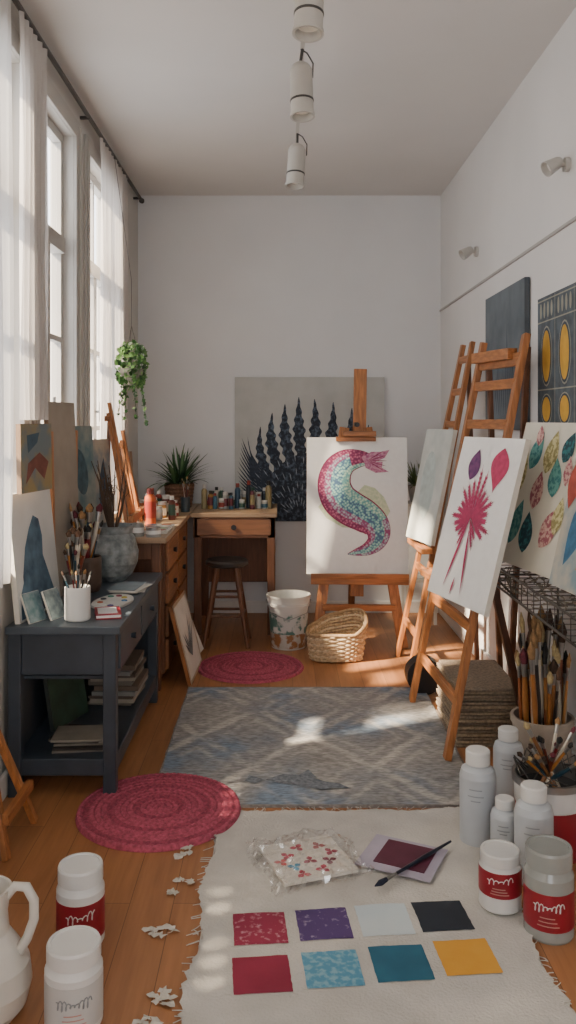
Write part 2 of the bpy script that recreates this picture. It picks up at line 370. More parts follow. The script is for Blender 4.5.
for k in range(4):
    a=math.pi/4+k*math.pi/2
    p0=V((cx+.085*math.cos(a),cy+.085*math.sin(a),.51)); p1=V((cx+.20*math.cos(a),cy+.18*math.sin(a),0))
    b.cyl(p1,p0,.014,.018,PINED,12)
for zz,rr in((.2,.155),(.32,.130)):
    P=[V((cx+rr*math.cos(math.pi/4+k*math.pi/2),cy+rr*.95*math.sin(math.pi/4+k*math.pi/2),zz)) for k in range(4)]
    for k in range(4): b.cyl(P[k],P[(k+1)%4],.009,.009,PINED,8)
b.build()
b=B('paint_bucket'); w=mat('#cfcdc8',.45,.05); sp=mat('#c9c8c3',.5,.1,16,hex2='#54786f',thr=(.46,.54)); sp2=mat('#bdb8b0',.5,.1,20,hex2='#9a6a44',thr=(.48,.56))
b.lathe((.055,5.45,0),[(0,0,w),(.108,0,w),(.112,.01,w),(.118,.10,sp2),(.126,.23,sp),(.13,.27,w),(.14,.27,w),(.14,.285,w),(.134,.287,w),(.135,.32,w),(.142,.322,w),(.142,.335,w),(.132,.335,w),(.128,.28,w),(0,.275,mat('#8fa39a',.4,.2,8,hex2='#c9c9bd'))],36)
b.tube([(-.087,5.45,.3),(-.06,5.33,.24),(.055,5.297,.2),(.17,5.33,.24),(.197,5.45,.3)],.003,METAL,6)
b.build()
b=B('wicker_basket'); wk=mat('#c9ae8a',.85,.25,60,.5); wk2=mat('#a88a66',.85,.25,60,.5); wks=[wk,wk,mat('#dcc6a4',.85,.2,60,.5)]
cx,cy=.34,5.17
def bask(t,z):
    a=2*math.pi*t; s_=1+.25*z/.25
    return V((cx+.15*s_*math.copysign(abs(math.cos(a))**.7,math.cos(a)),cy+.10*s_*math.copysign(abs(math.sin(a))**.7,math.sin(a)),z))
def rimz(t): a=2*math.pi*t; return .14+.09*max(0,math.cos(a-.5))+.05*abs(math.sin(a))*(1 if math.sin(a)>0 else .3)
rows=13
for j in range(rows):
    f=j/(rows-1); ring=[]
    for i in range(72):
        t=i/72; p=bask(t,.012+(rimz(t)-.012)*f); n=V((p.x-cx,p.y-cy,0)).normalized(); p+=n*.006*math.sin(i*math.pi/2+ (j%2)*math.pi); ring.append(p)
    ring.append(ring[0]); b.tube(ring,.0085,wks[j%3],6)
for i in range(36):
    t=i/36; b.tube([bask(t,.0085),bask(t,rimz(t)*.5),bask(t,rimz(t))],.004,wk2,5)
ring=[bask(i/48,rimz(i/48)+.01) for i in range(49)]; b.tube(ring,.012,wk2,8)
b.poly([bask(i/36,.012) for i in range(36)],wk2)
b.build()

# ---------------------------------------------------------------- rugs
def rug_mat():
    m=bpy.data.materials.new('woven_rug'); m.use_nodes=True; nt=m.node_tree;N=nt.nodes;L=nt.links;p=N['Principled BSDF']
    tc=N.new('ShaderNodeTexCoord'); sx=N.new('ShaderNodeSeparateXYZ'); L.new(tc.outputs['Object'],sx.inputs[0])
    no=N.new('ShaderNodeTexNoise'); no.inputs['Scale'].default_value=9; no.inputs['Detail'].default_value=8; L.new(tc.outputs['Object'],no.inputs['Vector'])
    def M(op,a,b_=None):
        n=N.new('ShaderNodeMath'); n.operation=op
        for i,k in enumerate((a,b_)):
            if k is None: continue
            if isinstance(k,(int,float)): n.inputs[i].default_value=k
            else: L.new(k,n.inputs[i])
        return n.outputs[0]
    jit=M('MULTIPLY',M('SUBTRACT',no.outputs['Fac'],.5),.14)
    X=M('MULTIPLY',sx.outputs[0],1.98); Y=M('MULTIPLY',sx.outputs[1],1.43)
    def soft(v,w,s):
        n=N.new('ShaderNodeMapRange'); n.interpolation_type='SMOOTHSTEP'; L.new(v,n.inputs[0]); n.inputs[1].default_value=w-s; n.inputs[2].default_value=w+s; return n.outputs[0]
    d1=M('ABSOLUTE',M('SUBTRACT',M('FRACT',M('ADD',M('ADD',X,Y),jit)),.5)); d2=M('ABSOLUTE',M('SUBTRACT',M('FRACT',M('SUBTRACT',M('SUBTRACT',X,Y),jit)),.5))
    mxx=M('MAXIMUM',d1,d2)
    l=soft(mxx,.45,.03)
    ring=M('MULTIPLY',soft(mxx,.27,.03),M('SUBTRACT',1,soft(mxx,.34,.03)))
    pat=M('MAXIMUM',l,M('MULTIPLY',ring,.55))
    wear=N.new('ShaderNodeTexNoise'); wear.inputs['Scale'].default_value=4; wear.inputs['Detail'].default_value=9; L.new(tc.outputs['Object'],wear.inputs['Vector'])
    wr=soft(wear.outputs['Fac'],.46,.12)
    n3=N.new('ShaderNodeTexNoise'); n3.inputs['Scale'].default_value=2.0; n3.inputs['Detail'].default_value=7; L.new(tc.outputs['Object'],n3.inputs['Vector'])
    base=N.new('ShaderNodeValToRGB'); e=base.color_ramp.elements; e[0].position=.38; e[0].color=(*lin('#7c8c9e'),1); e[1].position=.62; e[1].color=(*lin('#a09c97'),1); k=e.new(.48); k.color=(*lin('#919294'),1); L.new(n3.outputs['Fac'],base.inputs[0])
    m1=N.new('ShaderNodeMixRGB'); L.new(M('MULTIPLY',M('MULTIPLY',pat,wr),.8),m1.inputs[0]); L.new(base.outputs[0],m1.inputs[1]); m1.inputs[2].default_value=(*lin('#c6c1ba'),1)
    n4=N.new('ShaderNodeTexNoise'); n4.inputs['Scale'].default_value=35; n4.inputs['Detail'].default_value=6; mp=N.new('ShaderNodeMapping'); mp.inputs['Scale'].default_value=(1,3,1); L.new(tc.outputs['Object'],mp.inputs[0]); L.new(mp.outputs[0],n4.inputs['Vector'])
    cr=N.new('ShaderNodeValToRGB'); cr.color_ramp.elements[0].position=.36; cr.color_ramp.elements[0].color=(.5,.5,.5,1); cr.color_ramp.elements[1].position=.62; cr.color_ramp.elements[1].color=(1.1,1.1,1.1,1); L.new(n4.outputs['Fac'],cr.inputs[0])
    m2=N.new('ShaderNodeMixRGB'); m2.blend_type='MULTIPLY'; m2.inputs[0].default_value=.75; L.new(m1.outputs[0],m2.inputs[1]); L.new(cr.outputs[0],m2.inputs[2]); L.new(m2.outputs[0],p.inputs['Base Color'])
    p.inputs['Roughness'].default_value=.95
    bn=N.new('ShaderNodeBump'); bn.inputs['Strength'].default_value=.5; bn.inputs['Distance'].default_value=.006; L.new(n4.outputs['Fac'],bn.inputs['Height']); L.new(bn.outputs[0],p.inputs['Normal'])
    return m
b=B('area_rug'); rm=rug_mat(); nx,ny=30,34; vs=[];fs=[]
for j in range(ny+1):
    for i in range(nx+1):
        x=-.49+1.26*i/nx; y=3.18+1.40*j/ny
        vs.append((x+(.006*math.sin(j*.9) if i in(0,nx) else 0),y+(.006*math.sin(i*.8) if j in(0,ny) else 0),.010+.002*math.sin(i*.7)*math.sin(j*.5)))
for j in range(ny):
    for i in range(nx): a=j*(nx+1)+i; fs.append((a,a+1,a+nx+2,a+nx+1))
b.add(vs,fs,rm,True)
edge=mat('#85807c',.95,.2,60)
for x in(-.49,.77): b.bx(x-.003,x+.003,3.18,4.58,0,.011,edge)
for y in(3.18,4.58): b.bx(-.49,.77,y-.003,y+.003,0,.011,edge)
km=mat('#6f757d',.95,.3,60,.4)
for pts in([(0,.04),(.09,.10),(.2,.09),(.30,.02),(.37,.0),(.42,-.05),(.34,-.045),(.27,-.06),(.18,-.02),(.08,0)],[(.0,.04),(-.08,.09),(-.10,.03),(-.05,.0)],[(.17,.09),(.22,.15),(.26,.06)]): b.poly([(x*.8-.06,3.36+y*.9) for x,y in pts],km,.0135)
b.build()
def braided(cx,cy,r,zo=0):
    b=B('braided_round_rug'); cr1=mat('#ac5064',.95,.28,70,.5); cr2=mat('#964054',.95,.28,70,.5); vs=[]; nr=13; per=4; n=200; K=nr*per
    for k in range(K+1):
        rr=r*k/K
        for i in range(n):
            a=2*math.pi*i/n; ph=(k%per)/per*math.pi; ring=k//per
            z_=zo+.008+.008*math.sin(ph)*(.65+.35*math.sin(a*(ring*6+6)+ring+ph*1.5))
            if k==K: z_=.001
            vs.append((cx+rr*math.cos(a),cy+rr*math.sin(a),z_))
    for k in range(K):
        b.add(vs[k*n:(k+2)*n],[(i,(i+1)%n,n+(i+1)%n,n+i) for i in range(n)],cr2 if k%per==0 or (k//per)%4==3 else cr1,True)
    b.build()
braided(-.447,3.15,.303,.007)
braided(-.172,4.98,.312)

# ---------------------------------------------------------------- dark cabinet (left)
navy=mat('#363d46',.42,.15,8); navt=mat('#475059',.35,.15,6)
b=B('console_cabinet'); x0,x1,y0,y1=-1.045,-.63,3.26,4.4
b.bx(x0-.005,x1+.02,y0-.02,y1+.01,.63,.66,navt)
for x in(x0,x1-.05):
    for y in(y0,y1-.05): b.bx(x,x+.05,y,y+.05,0,.63,navy)
b.bx(x0+.005,x0+.02,y0+.05,y1-.05,.12,.63,navy)
b.bx(x1-.02,x1-.005,y0+.05,y1-.05,.45,.63,navy); b.bx(x0+.05,x1-.05,y0+.005,y0+.02,.47,.63,navy); b.bx(x0+.05,x1-.05,y1-.02,y1-.005,.12,.63,navy)
b.bx(x0+.01,x1-.005,y0+.01,y1-.01,.08,.145,navy)
b.bx(x0+.02,x1-.03,y0+.05,y1-.05,.44,.455,navy)
for ya,yb in((y0+.07,3.82),(3.85,y1-.07)):
    b.bx(x1-.006,x1+.006,ya,yb,.475,.615,navt); b.cyl((x1+.006,(ya+yb)/2,.545),(x1+.026,(ya+yb)/2,.545),.01,.014,navy,12)
b.build(bevel=.004)
b=B('book_stack'); z=.146
for k in range(10):
    t=R(.012,.026); c=['#6f685f','#8f877a','#54483e','#7d7c79','#64564a'][k%5]
    b.box((-.76+R(-.015,.015),4.02+R(-.02,.02),z+t/2),(.2,.28,t*.98),mat(c,.8,.1),Matrix.Rotation(R(-.1,.1),3,'Z')); z+=t
b.build()
b=B('paper_stack'); z=.146
for k in range(6):
    t=.009; b.box((-.80+R(-.02,.02),3.42+R(-.02,.02),z+t/2),(.20,.16,t*.95),mat(['#6b655c','#352e2a','#7f786d'][k%3],.8,.1),Matrix.Rotation(R(-.2,.2),3,'Z')); z+=t
b.build()
b=canvas('green_art_board',(-.90,3.68,.147),70,10,.26,.26,mat('#223c2d',.7,.3,12),.02,mat('#3a3f3a',.7,.1)); b.build()

# items on cabinet
ZT2=.661
def brush(b,p0,p1,r,hc,bc,fl=.12,bl=.10):
    p0=V(p0);p1=V(p1);d=p1-p0
    a=p0+d*(1-fl-bl); c=p0+d*(1-bl)
    b.tube([p0,p0+d*.35,a],[r*.6,r*1.1,r*.8],mat(hc,.35,.1),8); b.cyl(a,c,r*.8,r*1.1,METAL,8)
    b.tube([c,c+(p1-c)*.5,p1],[r*1.1,r*1.5,r*.25],mat(bc,.9,.2,80),8)
HC=['#6b2f1c','#2a2422','#a56c2f','#bdb5a6','#6c1f26','#25404e','#7a502c']; BC=['#3b2a20','#8c6a45','#a8956c','#222222','#5a4130','#5a2530']
def brushset(b,c,z0,n,spread,h0,h1,r=.005,rin=.03,fl=.12,bl=.1,big=0):
    for k in range(n):
        a=R(0,6.28); q0=R(0,rin); a2=a+R(-.5,.5); h=R(h0,h1); s_=R(.2,1)*spread
        rr=r*(R(1.4,2.2) if random.random()<big else R(.8,1.2))
        brush(b,(c[0]-q0*math.cos(a)*.6,c[1]-q0*math.sin(a)*.6,z0),(c[0]+s_*math.cos(a2),c[1]+s_*math.sin(a2),z0+h),rr,random.choice(HC),random.choice(BC),fl,bl)
b=B('mug_of_brushes'); c=(-.80,3.36,ZT2)
b.lathe(c,[(0,0,PLAST),(.045,0,PLAST),(.05,.006,PLAST),(.05,.13,PLAST),(.047,.132,PLAST),(.045,.125,PLAST),(.044,.012,PLAST),(0,.01,PLAST)],28)
brushset(b,c,ZT2+.015,7,.07,.17,.23,.004,.02); b.build()
br=mat('#4b3a30',.6,.2); br2=mat('#5f5a55',.5,.2)
for (cx,cy,rs,hs,n,mm) in((-.895,3.93,1.0,1.0,30,br),(-.885,3.66,.70,.8,14,br2)):
    b=B('brush_pot'); c=(cx,cy,ZT2)
    b.lathe(c,[(0,0,mm),(.06*rs,0,mm),(.068*rs,.03*hs,mm),(.07*rs,.14*hs,mm),(.066*rs,.16*hs,mm),(.06*rs,.155*hs,mm),(.058*rs,.02,mm),(0,.015,mm)],28)
    brushset(b,c,ZT2+.02,n,.085*rs,.27*hs,.39*hs,.0055,.04*rs,big=.5); b.build()
b=B('ceramic_vase'); c=(-.825,4.20,ZT2); st=mat('#5c6264',.55,.25,25,.2,hex2='#8f9595'); S=1.14
b.lathe(c,[(0,0,st)]+[(r*S,z_*S*.95,st) for r,z_ in((.055,0),(.085,.03),(.106,.08),(.110,.13),(.096,.19),(.082,.215),(.088,.24),(.092,.25),(.084,.25),(.072,.215))]+[(0,.17,BLK)],36)
for k in range(20):
    a=R(1.9,4.6) if k<14 else R(0,6.28); L=R(.18,.32)
    p0=V((c[0],c[1],ZT2+.18)); p2=p0+V((math.cos(a)*L*.35,math.sin(a)*L*.35,.1+L)); p2.x=max(p2.x,-.97); pm=(p0+p2)/2+V((R(-.015,.015),R(-.015,.015),.02))
    b.tube([p0,pm,p2],[.005,.004,.002],mat('#4a3b30',.8,.2),6)
    for s_ in range(3): pp=pm+(p2-pm)*R(0,.6); b.tube([pp,pp+V((R(-.02,.03),R(-.03,.03),R(.02,.06)))],.0018,mat('#4a3b30',.8,.2),5)
b.build()
b=B('paint_palette'); pl=mat('#bfbfba',.4,.06); pts=[(-.72+.08*math.cos(a)*(1+.12*math.sin(2*a)),3.66+.15*math.sin(a)) for a in [2*math.pi*i/30 for i in range(30)]]
for z_ in(.662,.672): b.poly([(x,y,z_) for x,y in pts],pl)
b.strip([(x,y,.662) for x,y in pts+pts[:1]],[(x,y,.672) for x,y in pts+pts[:1]],pl)
pc=['#2f5e8c','#a5943c','#7b2b3c','#3f6f62','#222a3a','#a45a3c','#cccccc','#5a4a7c']
for k in range(8):
    a=k*.7; m_=mat(pc[k],.3,.1); b.lathe((-.72+.05*math.cos(a),3.66+.10*math.sin(a),.672),[(.014,0,m_),(.012,.004,m_),(.002,.006,m_)],12)
b.build()
b=B('sketch_papers')
for k in range(5): b.box((-.70+R(-.015,.015),3.96+R(-.03,.03),.664+k*.003),(.13,.2,.002),mat(['#c5c2bb','#7d8a90','#b5b0a6'][k%3],.8,.08,20),Matrix.Rotation(R(-.3,.3),3,'Z'))
b.build()
b=B('red_sketchbook'); rz=Matrix.Rotation(.25,3,'Z')
b.box((-.695,3.43,.664),(.10,.14,.005),RED,rz);b.box((-.695,3.43,.672),(.095,.134,.011),WHITE,rz);b.box((-.695,3.43,.680),(.10,.14,.005),RED,rz);b.box((-.695,3.42,.6840),(.075,.10,.003),mat('#bfc0c2',.6,.05),rz); b.build()
for (x,y,ya,c1,c2) in((-.945,3.33,66,'#4a6c72','#7d8d92'),(-.88,3.39,70,'#485660','#7b8b8d')):
    b=canvas('small_art_tile',(x,y,ZT2),ya,22,.10,.12,mat(c1,.6,.2,30,hex2=c2),.008); b.build()

# canvases left
b=canvas('blue_silhouette_painting',(-.975,3.48,ZT2+.001),82,6,.40,.50,mat('#c9cac8',.8,.05,6),.022)
sil=mat('#384d60',.8,.25,14,hex2='#587487')
b.poly([(-.14,-.24),(-.14,-.08),(-.10,.03),(-.05,.10),(.0,.15),(.05,.13),(.07,.06),(.06,-.02),(.10,-.10),(.14,-.18),(.15,-.24)],sil,.002); b.poly([(-.19,-.24),(-.17,-.14),(-.14,-.1),(-.12,-.24)],sil,.003); b.build()
b=canvas('blank_canvas',(-.965,3.90,ZT2+.001),84,2.6,.34,.87,mat('#988f83',.8,.10,5,.2),.02,mat('#7a624c',.7,.1)); b.build()
b=canvas('teal_abstract_painting',(-.955,4.27,ZT2+.001),80,4,.30,.76,mat('#86908b',.75,.1,6,hex2='#526f78',thr=(.4,.6)),.02,mat('#7a6a58',.7,.1))
b.poly(ell(-.03,.15,.08,.12,20),mat('#3a5662',.8,.3,20),.002); b.build()
b=canvas('ochre_abstract_painting',(-.97,3.40,1.165),80,1,.27,.27,mat('#6a767a',.7,.1,8,hex2='#94835c',thr=(.40,.58)),.02,mat('#7a624c',.7,.1))
b.poly([(-.1,-.1),(-.02,-.04),(.06,-.09),(.1,-.02),(.02,.02),(-.08,-.02)],mat('#74443a',.7,.2,20),.002); b.poly([(-.08,.02),(0,.06),(.02,.1),(-.09,.09)],mat('#38505f',.7,.2,20),.0022)
b.build()
for (x,y,w_,h_,c1,c2,ya) in ((-.95,4.64,.26,.52,'#727f87','#a89f90',80),(-.96,5.42,.28,.42,'#8f7660','#b5b0a4',82)):
    b=canvas('abstract_study_painting',(x,y,.8265),ya,4,w_,h_,mat(c1,.8,.1,7,hex2=c2,thr=(.42,.58)),.02,mat('#7a624c',.7,.1)); b.poly(leaf(-.05,-.15,.32,.09,75),mat('#2f4658',.8,.3,20),.002); b.build()
def table_easel(x,y,z0,h,w,lean):
    b=B('tabletop_easel'); t=V((x-lean,y,z0+h))
    b.bar((x,y-w/2,z0),t+V((0,-.03,0)),.03,.018,PINE,(0,1,0)); b.bar((x,y+w/2,z0),t+V((0,.03,0)),.03,.018,PINE,(0,1,0))
    b.bar((x+.0,y,z0+.05),t+V((0,0,.06)),.035,.018,ORW,(0,1,0))
    b.bar((x-.005+.02,y-w/2+.0,z0+.075),(x+.015,y+w/2,z0+.075),.04,.03,PINEY,(0,0,1))
    b.bar(t-V((0,.06,.03)),t+V((0,.06,-.03)),.03,.03,PINEY,(0,0,1))
    b.bar(t-V((.0,0,.05)),(x-lean-.015,y,z0+.001),.025,.018,PINED,(0,1,0)); b.build(bevel=.002)
table_easel(-.835,4.80,.828,.66,.24,.13)
table_easel(-.85,5.12,.828,.50,.22,.10)
b=B('wooden_easel_post'); b.bar((-.985,4.06,ZT2+.002),(-.985,4.09,1.40),.03,.02,ORW,(0,1,0)); b.bar((-.985,4.11,ZT2+.012),(-1.0,3.71,ZT2+.012),.02,.02,PINEY,(0,0,1)); b.bar((-.985,3.70,ZT2+.002),(-1.0,3.70,1.40),.03,.02,ORW,(0,1,0)); b.build(bevel=.002)

# bottom-left floor easel
b=B('small_floor_easel'); ap=V((-1.02,2.93,.47))
b.bar((-.885,3.07,.0),ap,.035,.02,ORW,(0,1,0)); b.bar((-.90,2.80,0),ap-V((0,.02,0)),.035,.02,ORW,(0,1,0)); b.bar((-1.035,2.95,0),ap,.03,.02,PINE,(0,1,0))
b.bar((-.905,2.80,.13),(-.905,3.08,.13),.035,.025,PINEY,(0,0,1)); b.build(bevel=.002)

# leaning framed drawing + sheet
b=canvas('framed_drawing',(-.475,4.86,.006),88,14,.46,.44,mat('#c9c6c0',.8,.04),.02,PINE)
gr=mat('#5a5f63',.8,.3,40)
for u0,u1,v0,v1 in((-.23,-.212,-.22,.22),(.212,.23,-.22,.22),(-.212,.212,-.22,-.202),(-.212,.212,.202,.22)): rect(b,u0,u1,v0,v1,mat('#a58e72',.6,.1),.003)
for k in range(9): b.poly(leaf(0,-.12,R(.1,.26),.02,40+k*13),gr,.0015+k*.0002)
b.build()
b=canvas('sketch_sheet',(-.49,5.24,.014),84,22,.2,.22,mat('#d3d0ca',.8,.03),.004); b.poly(ell(0,0,.05,.07),mat('#9aa0a0',.8,.2,30),.0015); b.build()

# ---------------------------------------------------------------- desk items
ZD=.8255
def bottle(b,c,r,h,body,cap,label=None,lz=(.2,.65),neck=.55,capf=.16):
    k=h
    P=[(0,0,body),(r*.94,0,body),(r,.02*k,body)]
    if label: P+=[(r,lz[0]*k,body),(r*1.01,lz[0]*k,label),(r*1.01,lz[1]*k,label),(r,lz[1]*k,body)]
    t=1-capf
    P+=[(r,(t-.13)*k,body),(r*.9,(t-.06)*k,body),(r*neck,(t-.02)*k,body),(r*neck,t*k,body),(r*(neck+.07),t*k,cap),(r*(neck+.07),.985*k,cap),(r*neck,k,cap),(0,k,cap)]
    b.lathe(c,P,26)
def jar(b,c,r,h,body,lid,label,lz=(.15,.6),capf=.2):
    t=1-capf
    b.lathe(c,[(0,0,body),(r*.95,0,body),(r,.03*h,body),(r,lz[0]*h,body),(r*1.01,lz[0]*h,label),(r*1.01,lz[1]*h,label),(r,lz[1]*h,body),(r,(t-.1)*h,body),(r*.88,(t-.02)*h,body),(r*.88,t*h,body),(r*.94,t*h,lid),(r*.94,.97*h,lid),(r*.9,h,lid),(r*.8,h,lid),(r*.78,.985*h,lid),(0,.985*h,lid)],32)
cols=['#2e4a62','#93362c','#bdbfba','#305244','#a07636','#1f2a35','#7d9aa5','#5f2631','#cdc9bf','#386276','#938660']
b=B('paint_bottle_collection')
for k in range(26):
    x=-.53+ (k%13)*.038+R(-.008,.008); y=6.0+ (k//13)*.16+R(-.04,.04); h=R(.09,.22)
    c=random.choice(cols)
    if random.random()<.6: bottle(b,(x,y,ZD),R(.016,.024),h,mat(c,.35,.1),mat(random.choice(['#cfcdc8','#222222','#93362c','#305244']),.4,.1),mat(random.choice(cols),.5,.1) if k%2 else None)
    else: jar(b,(x,y,ZD),R(.02,.027),h*.6,mat('#a9aba6',.3,.1),mat('#cfcdc8',.4,.1),mat(c,.5,.1))
b.build()
b=B('paint_jar_collection')
for k in range(18):
    x=-.90+(k%4)*.072+R(-.012,.012); y=5.30+(k//4)*.12+R(-.03,.03)
    if y>5.66 and x>-.72 or y>5.9: continue
    c=random.choice(['#93362c','#a07636','#a8562c','#bdbfba','#305244','#6a3326','#cdc9bf']); h=R(.06,.13)
    if k%2: bottle(b,(x,y,ZD),.022,h*1.3,mat(c,.35,.1),mat('#cfcdc8',.4,.1),mat(random.choice(cols),.5,.1))
    else: jar(b,(x,y,ZD),.028,h,mat(c,.35,.1),mat('#c0bcb4',.4,.1),mat('#cfc8ba',.5,.1))
b.build()
b=B('orange_squeeze_bottle'); bottle(b,(-.77,5.05,ZD),.034,.22,mat('#b8562a',.35,.08),mat('#7c2a1e',.4,.1),mat('#983022',.5,.1)); b.build()
b=B('glass_of_brushes'); c=(-.645,5.79,ZD); bottle_m=mat('#3a4850',.3,.1)
b.lathe(c,[(0,0,bottle_m),(.03,0,bottle_m),(.033,.1,bottle_m),(.03,.1,bottle_m),(.027,.01,bottle_m),(0,.01,bottle_m)],20); brushset(b,c,ZD+.012,8,.05,.17,.24,.003,.015); b.build()
b=B('paint_tray'); tr=mat('#c5c1b9',.5,.05)
b.bx(-.78,-.62,4.66,5.0,ZD,ZD+.012,tr)
for k in range(8): b.lathe((-.745+(k%2)*.085,4.70+(k//2)*.08,ZD+.012),[(.03,0,tr),(.03,.006,tr),(.001,.007,mat(['#b08033','#a0442e','#bd9a4a','#6a8a55','#7c3b2c','#d6ccbb','#57788c','#b0603c'][k],.4,.15))],16)
b.build()
b=B('stacked_tins')
tn=mat('#8c8a86',.45,.2,20)
for x,y,z0,r,h in((-.68,4.56,ZD,.04,.05),(-.765,4.57,ZD,.034,.07),):
    b.lathe((x,y,z0),[(0,0,tn),(r,0,tn),(r,h*.3,tn),(r*1.01,h*.3,WHITE),(r*1.01,h*.7,WHITE),(r,h*.7,tn),(r,h,METAL),(r*.95,h,METAL),(r*.93,h-.004,METAL),(0,h-.004,METAL)],24)
b.build()

def blade(b,p0,az,L,el,w,m,droop=.6):
    A=[];Bt=[];n=9;p=V(p0);d=V((math.cos(az)*math.cos(el),math.sin(az)*math.cos(el),math.sin(el)))
    side=V((-math.sin(az),math.cos(az),0))
    def cl_(v): v=v.copy(); v.y=min(v.y,6.38); v.x=max(-1.04,min(1.19,v.x)); return v
    for i in range(n+1):
        t=i/n; ww=w*(math.sin(math.pi*min(1,.15+t*.85))**.7); A.append(cl_(p+side*ww/2)); Bt.append(cl_(p-side*ww/2))
        p=p+d*(L/n); d=(d+V((0,0,-droop/n))).normalized()
    b.strip(A,Bt,m,True)
GR=[mat('#2f5433',.5,.25,15),mat('#42693e',.5,.25,15),mat('#26402b',.5,.25,15),mat('#5a7a50',.5,.2,15)]
b=B('potted_dracaena'); c=V((-.72,6.08,ZD)); wp=mat('#6d4e3a',.85,.3,60,.6)
P=[(0,0,wp),(.085,0,wp)]+[(.09+.0014*k+.003*(k%2),.012+k*.013,[wp,mat('#84624e',.85,.3,60,.6)][k%2]) for k in range(13)]+[(.10,.175,wp),(.095,.15,wp),(0,.15,mat('#2a1f18',1,.2))]
b.lathe(c,P,30)
for k in range(85): blade(b,c+V((R(-.03,.03),R(-.03,.03),.15)),R(0,6.28),R(.2,.34),R(.35,1.45),R(.016,.026),random.choice(GR),R(.3,1.1))
b.build()
b=B('potted_fern'); c=V((1.0,6.12,.86))
ped=mat('#c9c6c0',.6,.03)
b.bx(.88,1.12,6.0,6.24,.84,.86,ped)
for x in(.89,1.09):
    for y in(6.01,6.21): b.bx(x,x+.02,y,y+.02,0,.84,ped)
b.bx(.89,1.11,6.01,6.23,.3,.32,ped)
pt=mat('#999590',.6,.1); b.lathe(c,[(0,0,pt),(.06,0,pt),(.08,.12,pt),(.072,.12,pt),(.065,.1,pt),(0,.1,BLK)],26)
OL=[mat('#6f7a45',.6,.25,15),mat('#4d6136',.6,.25,15)]
for k in range(110): blade(b,c+V((R(-.04,.03),R(-.03,.03),.1)),R(0,6.28),R(.12,.23),R(.4,1.5),.014,random.choice(OL),R(.2,.9))
b.build()
b=B('hanging_ivy_plant'); c=V((-.90,5.15,1.72)); 
for a in(0,2.1,4.2): b.tube([c+V((.07*math.cos(a),.07*math.sin(a),.03)),c+V((0,0,.3))],.0015,dk,5)
b.tube([c+V((0,0,.3)),V((-.90,5.15,2.3)),V((XC+.02,5.15,3.06))],.0015,dk,5)
pm=mat('#8d8a84',.6,.1); b.lathe(c+V((0,0,-.06)),[(0,0,pm),(.045,0,pm),(.07,.08,pm),(.072,.10,pm),(.064,.1,pm),(0,.085,BLK)],24)
IV=[mat('#3f6f35',.5,.25,20),mat('#5c8a48',.5,.25,20),mat('#2c5029',.5,.25,20),mat('#7aa55c',.5,.2,20)]
def ivleaf(p,s_):
    n=V((R(-1,1),R(-1,.4),R(-.2,1))).normalized(); x=n.orthogonal().normalized(); x=Matrix.Rotation(R(0,6.28),3,n)@x; y=n.cross(x)
    pts=[p+ (x*u+y*v)*s_ for u,v in((0,-.5),(.45,-.35),(.35,.05),(.5,.3),(.15,.3),(0,.7),(-.15,.3),(-.5,.3),(-.35,.05),(-.45,-.35))]
    b.add(pts,[tuple(range(10))],random.choice(IV))
for k in range(460):
    d=V((R(-1,1),R(-1,1),R(-1,1))); 
    if d.length>1: d.normalize()
    p=c+V((d.x*.10,d.y*.12,d.z*.15+.06)); p.x=max(p.x,-.985); ivleaf(p,R(.02,.034))
for k in range(11):
    a=R(0,6.28); L=R(.14,.34); P=[]
    for i in range(8): t=i/7; P.append(c+V((.08*math.cos(a)*(.6+.5*t),.11*math.sin(a)*(.6+.5*t),.03-t*L+.03*math.sin(3*t+k))))
    b.tube(P,.0015,GR[0],5)
    for p in P: ivleaf(p,R(.02,.03)); ivleaf(p+V((R(-.012,.012),R(-.012,.012),.01)),R(.016,.026))
b.build()

# ---------------------------------------------------------------- right side easels / canvases
b=B('tall_ladder_easel')
F1,F2,T1,T2=V((.676,4.355,0.012)),V((.708,3.604,0.012)),V((1.0,4.17,1.83)),V((1.09,3.76,1.83))
b.bar(F1,T1,.055,.028,PINE,(0,1,0)); b.bar(F2,T2,.055,.028,PINE,(0,1,0))
for t in(.13,.30,.50,.66,.78,.88,.94): b.bar(F1.lerp(T1,t),F2.lerp(T2,t),.045 if t!=.94 else .06,.024,PINEY,(0,0,1))
b.bar(F1.lerp(T1,.955)-V((.03,.03,0)),F2.lerp(T2,.955)-V((.03,-.06,0)),.05,.05,PINEY,(0,0,1))
b.bar(F1.lerp(T1,.37)+V((-.06,-.0,0)),F2.lerp(T2,.385)+V((-.06,-.16,0)),.06,.03,PINEY,(1,0,0))
b.bar(F1.lerp(T1,.375)+V((-.02,-.0,0)),F2.lerp(T2,.375)+V((-.02,-.1,0)),.03,.07,PINEY,(0,0,1))
b.bar(V((1.12,4.30,0)),T1+V((0.01,-.05,-.05)),.035,.024,PINED,(0,1,0)); b.bar(V((1.15,4.26,0)),T2+V((0.02,.05,-.05)),.035,.024,PINED,(0,1,0))
b.build(bevel=.003)
palm=mat('#a8365c',.8,.2,40); purp=mat('#522b5a',.8,.2,40,hex2='#75406e'); pink=mat('#b53a60',.8,.15,40)
b=canvas('palm_leaf_painting',(.715,3.50,.70),-75,15,.51,.70,CANVW,.022)
z=.002
def frond(x,y,L,w,ang,mm,n=6):
    global z
    a=math.radians(ang); z+=.00008
    b.poly(leaf(x,y,L,w*.36,ang,8,.8),mm,z)
    for k in range(n):
        t=.3+.55*k/n; px,py=x+L*t*math.cos(a),y+L*t*math.sin(a)
        for sg in(-1,1): z+=.00001; b.poly(leaf(px,py,w*(1.0-t*.5),w*.16,ang+sg*24,4),mm,z)
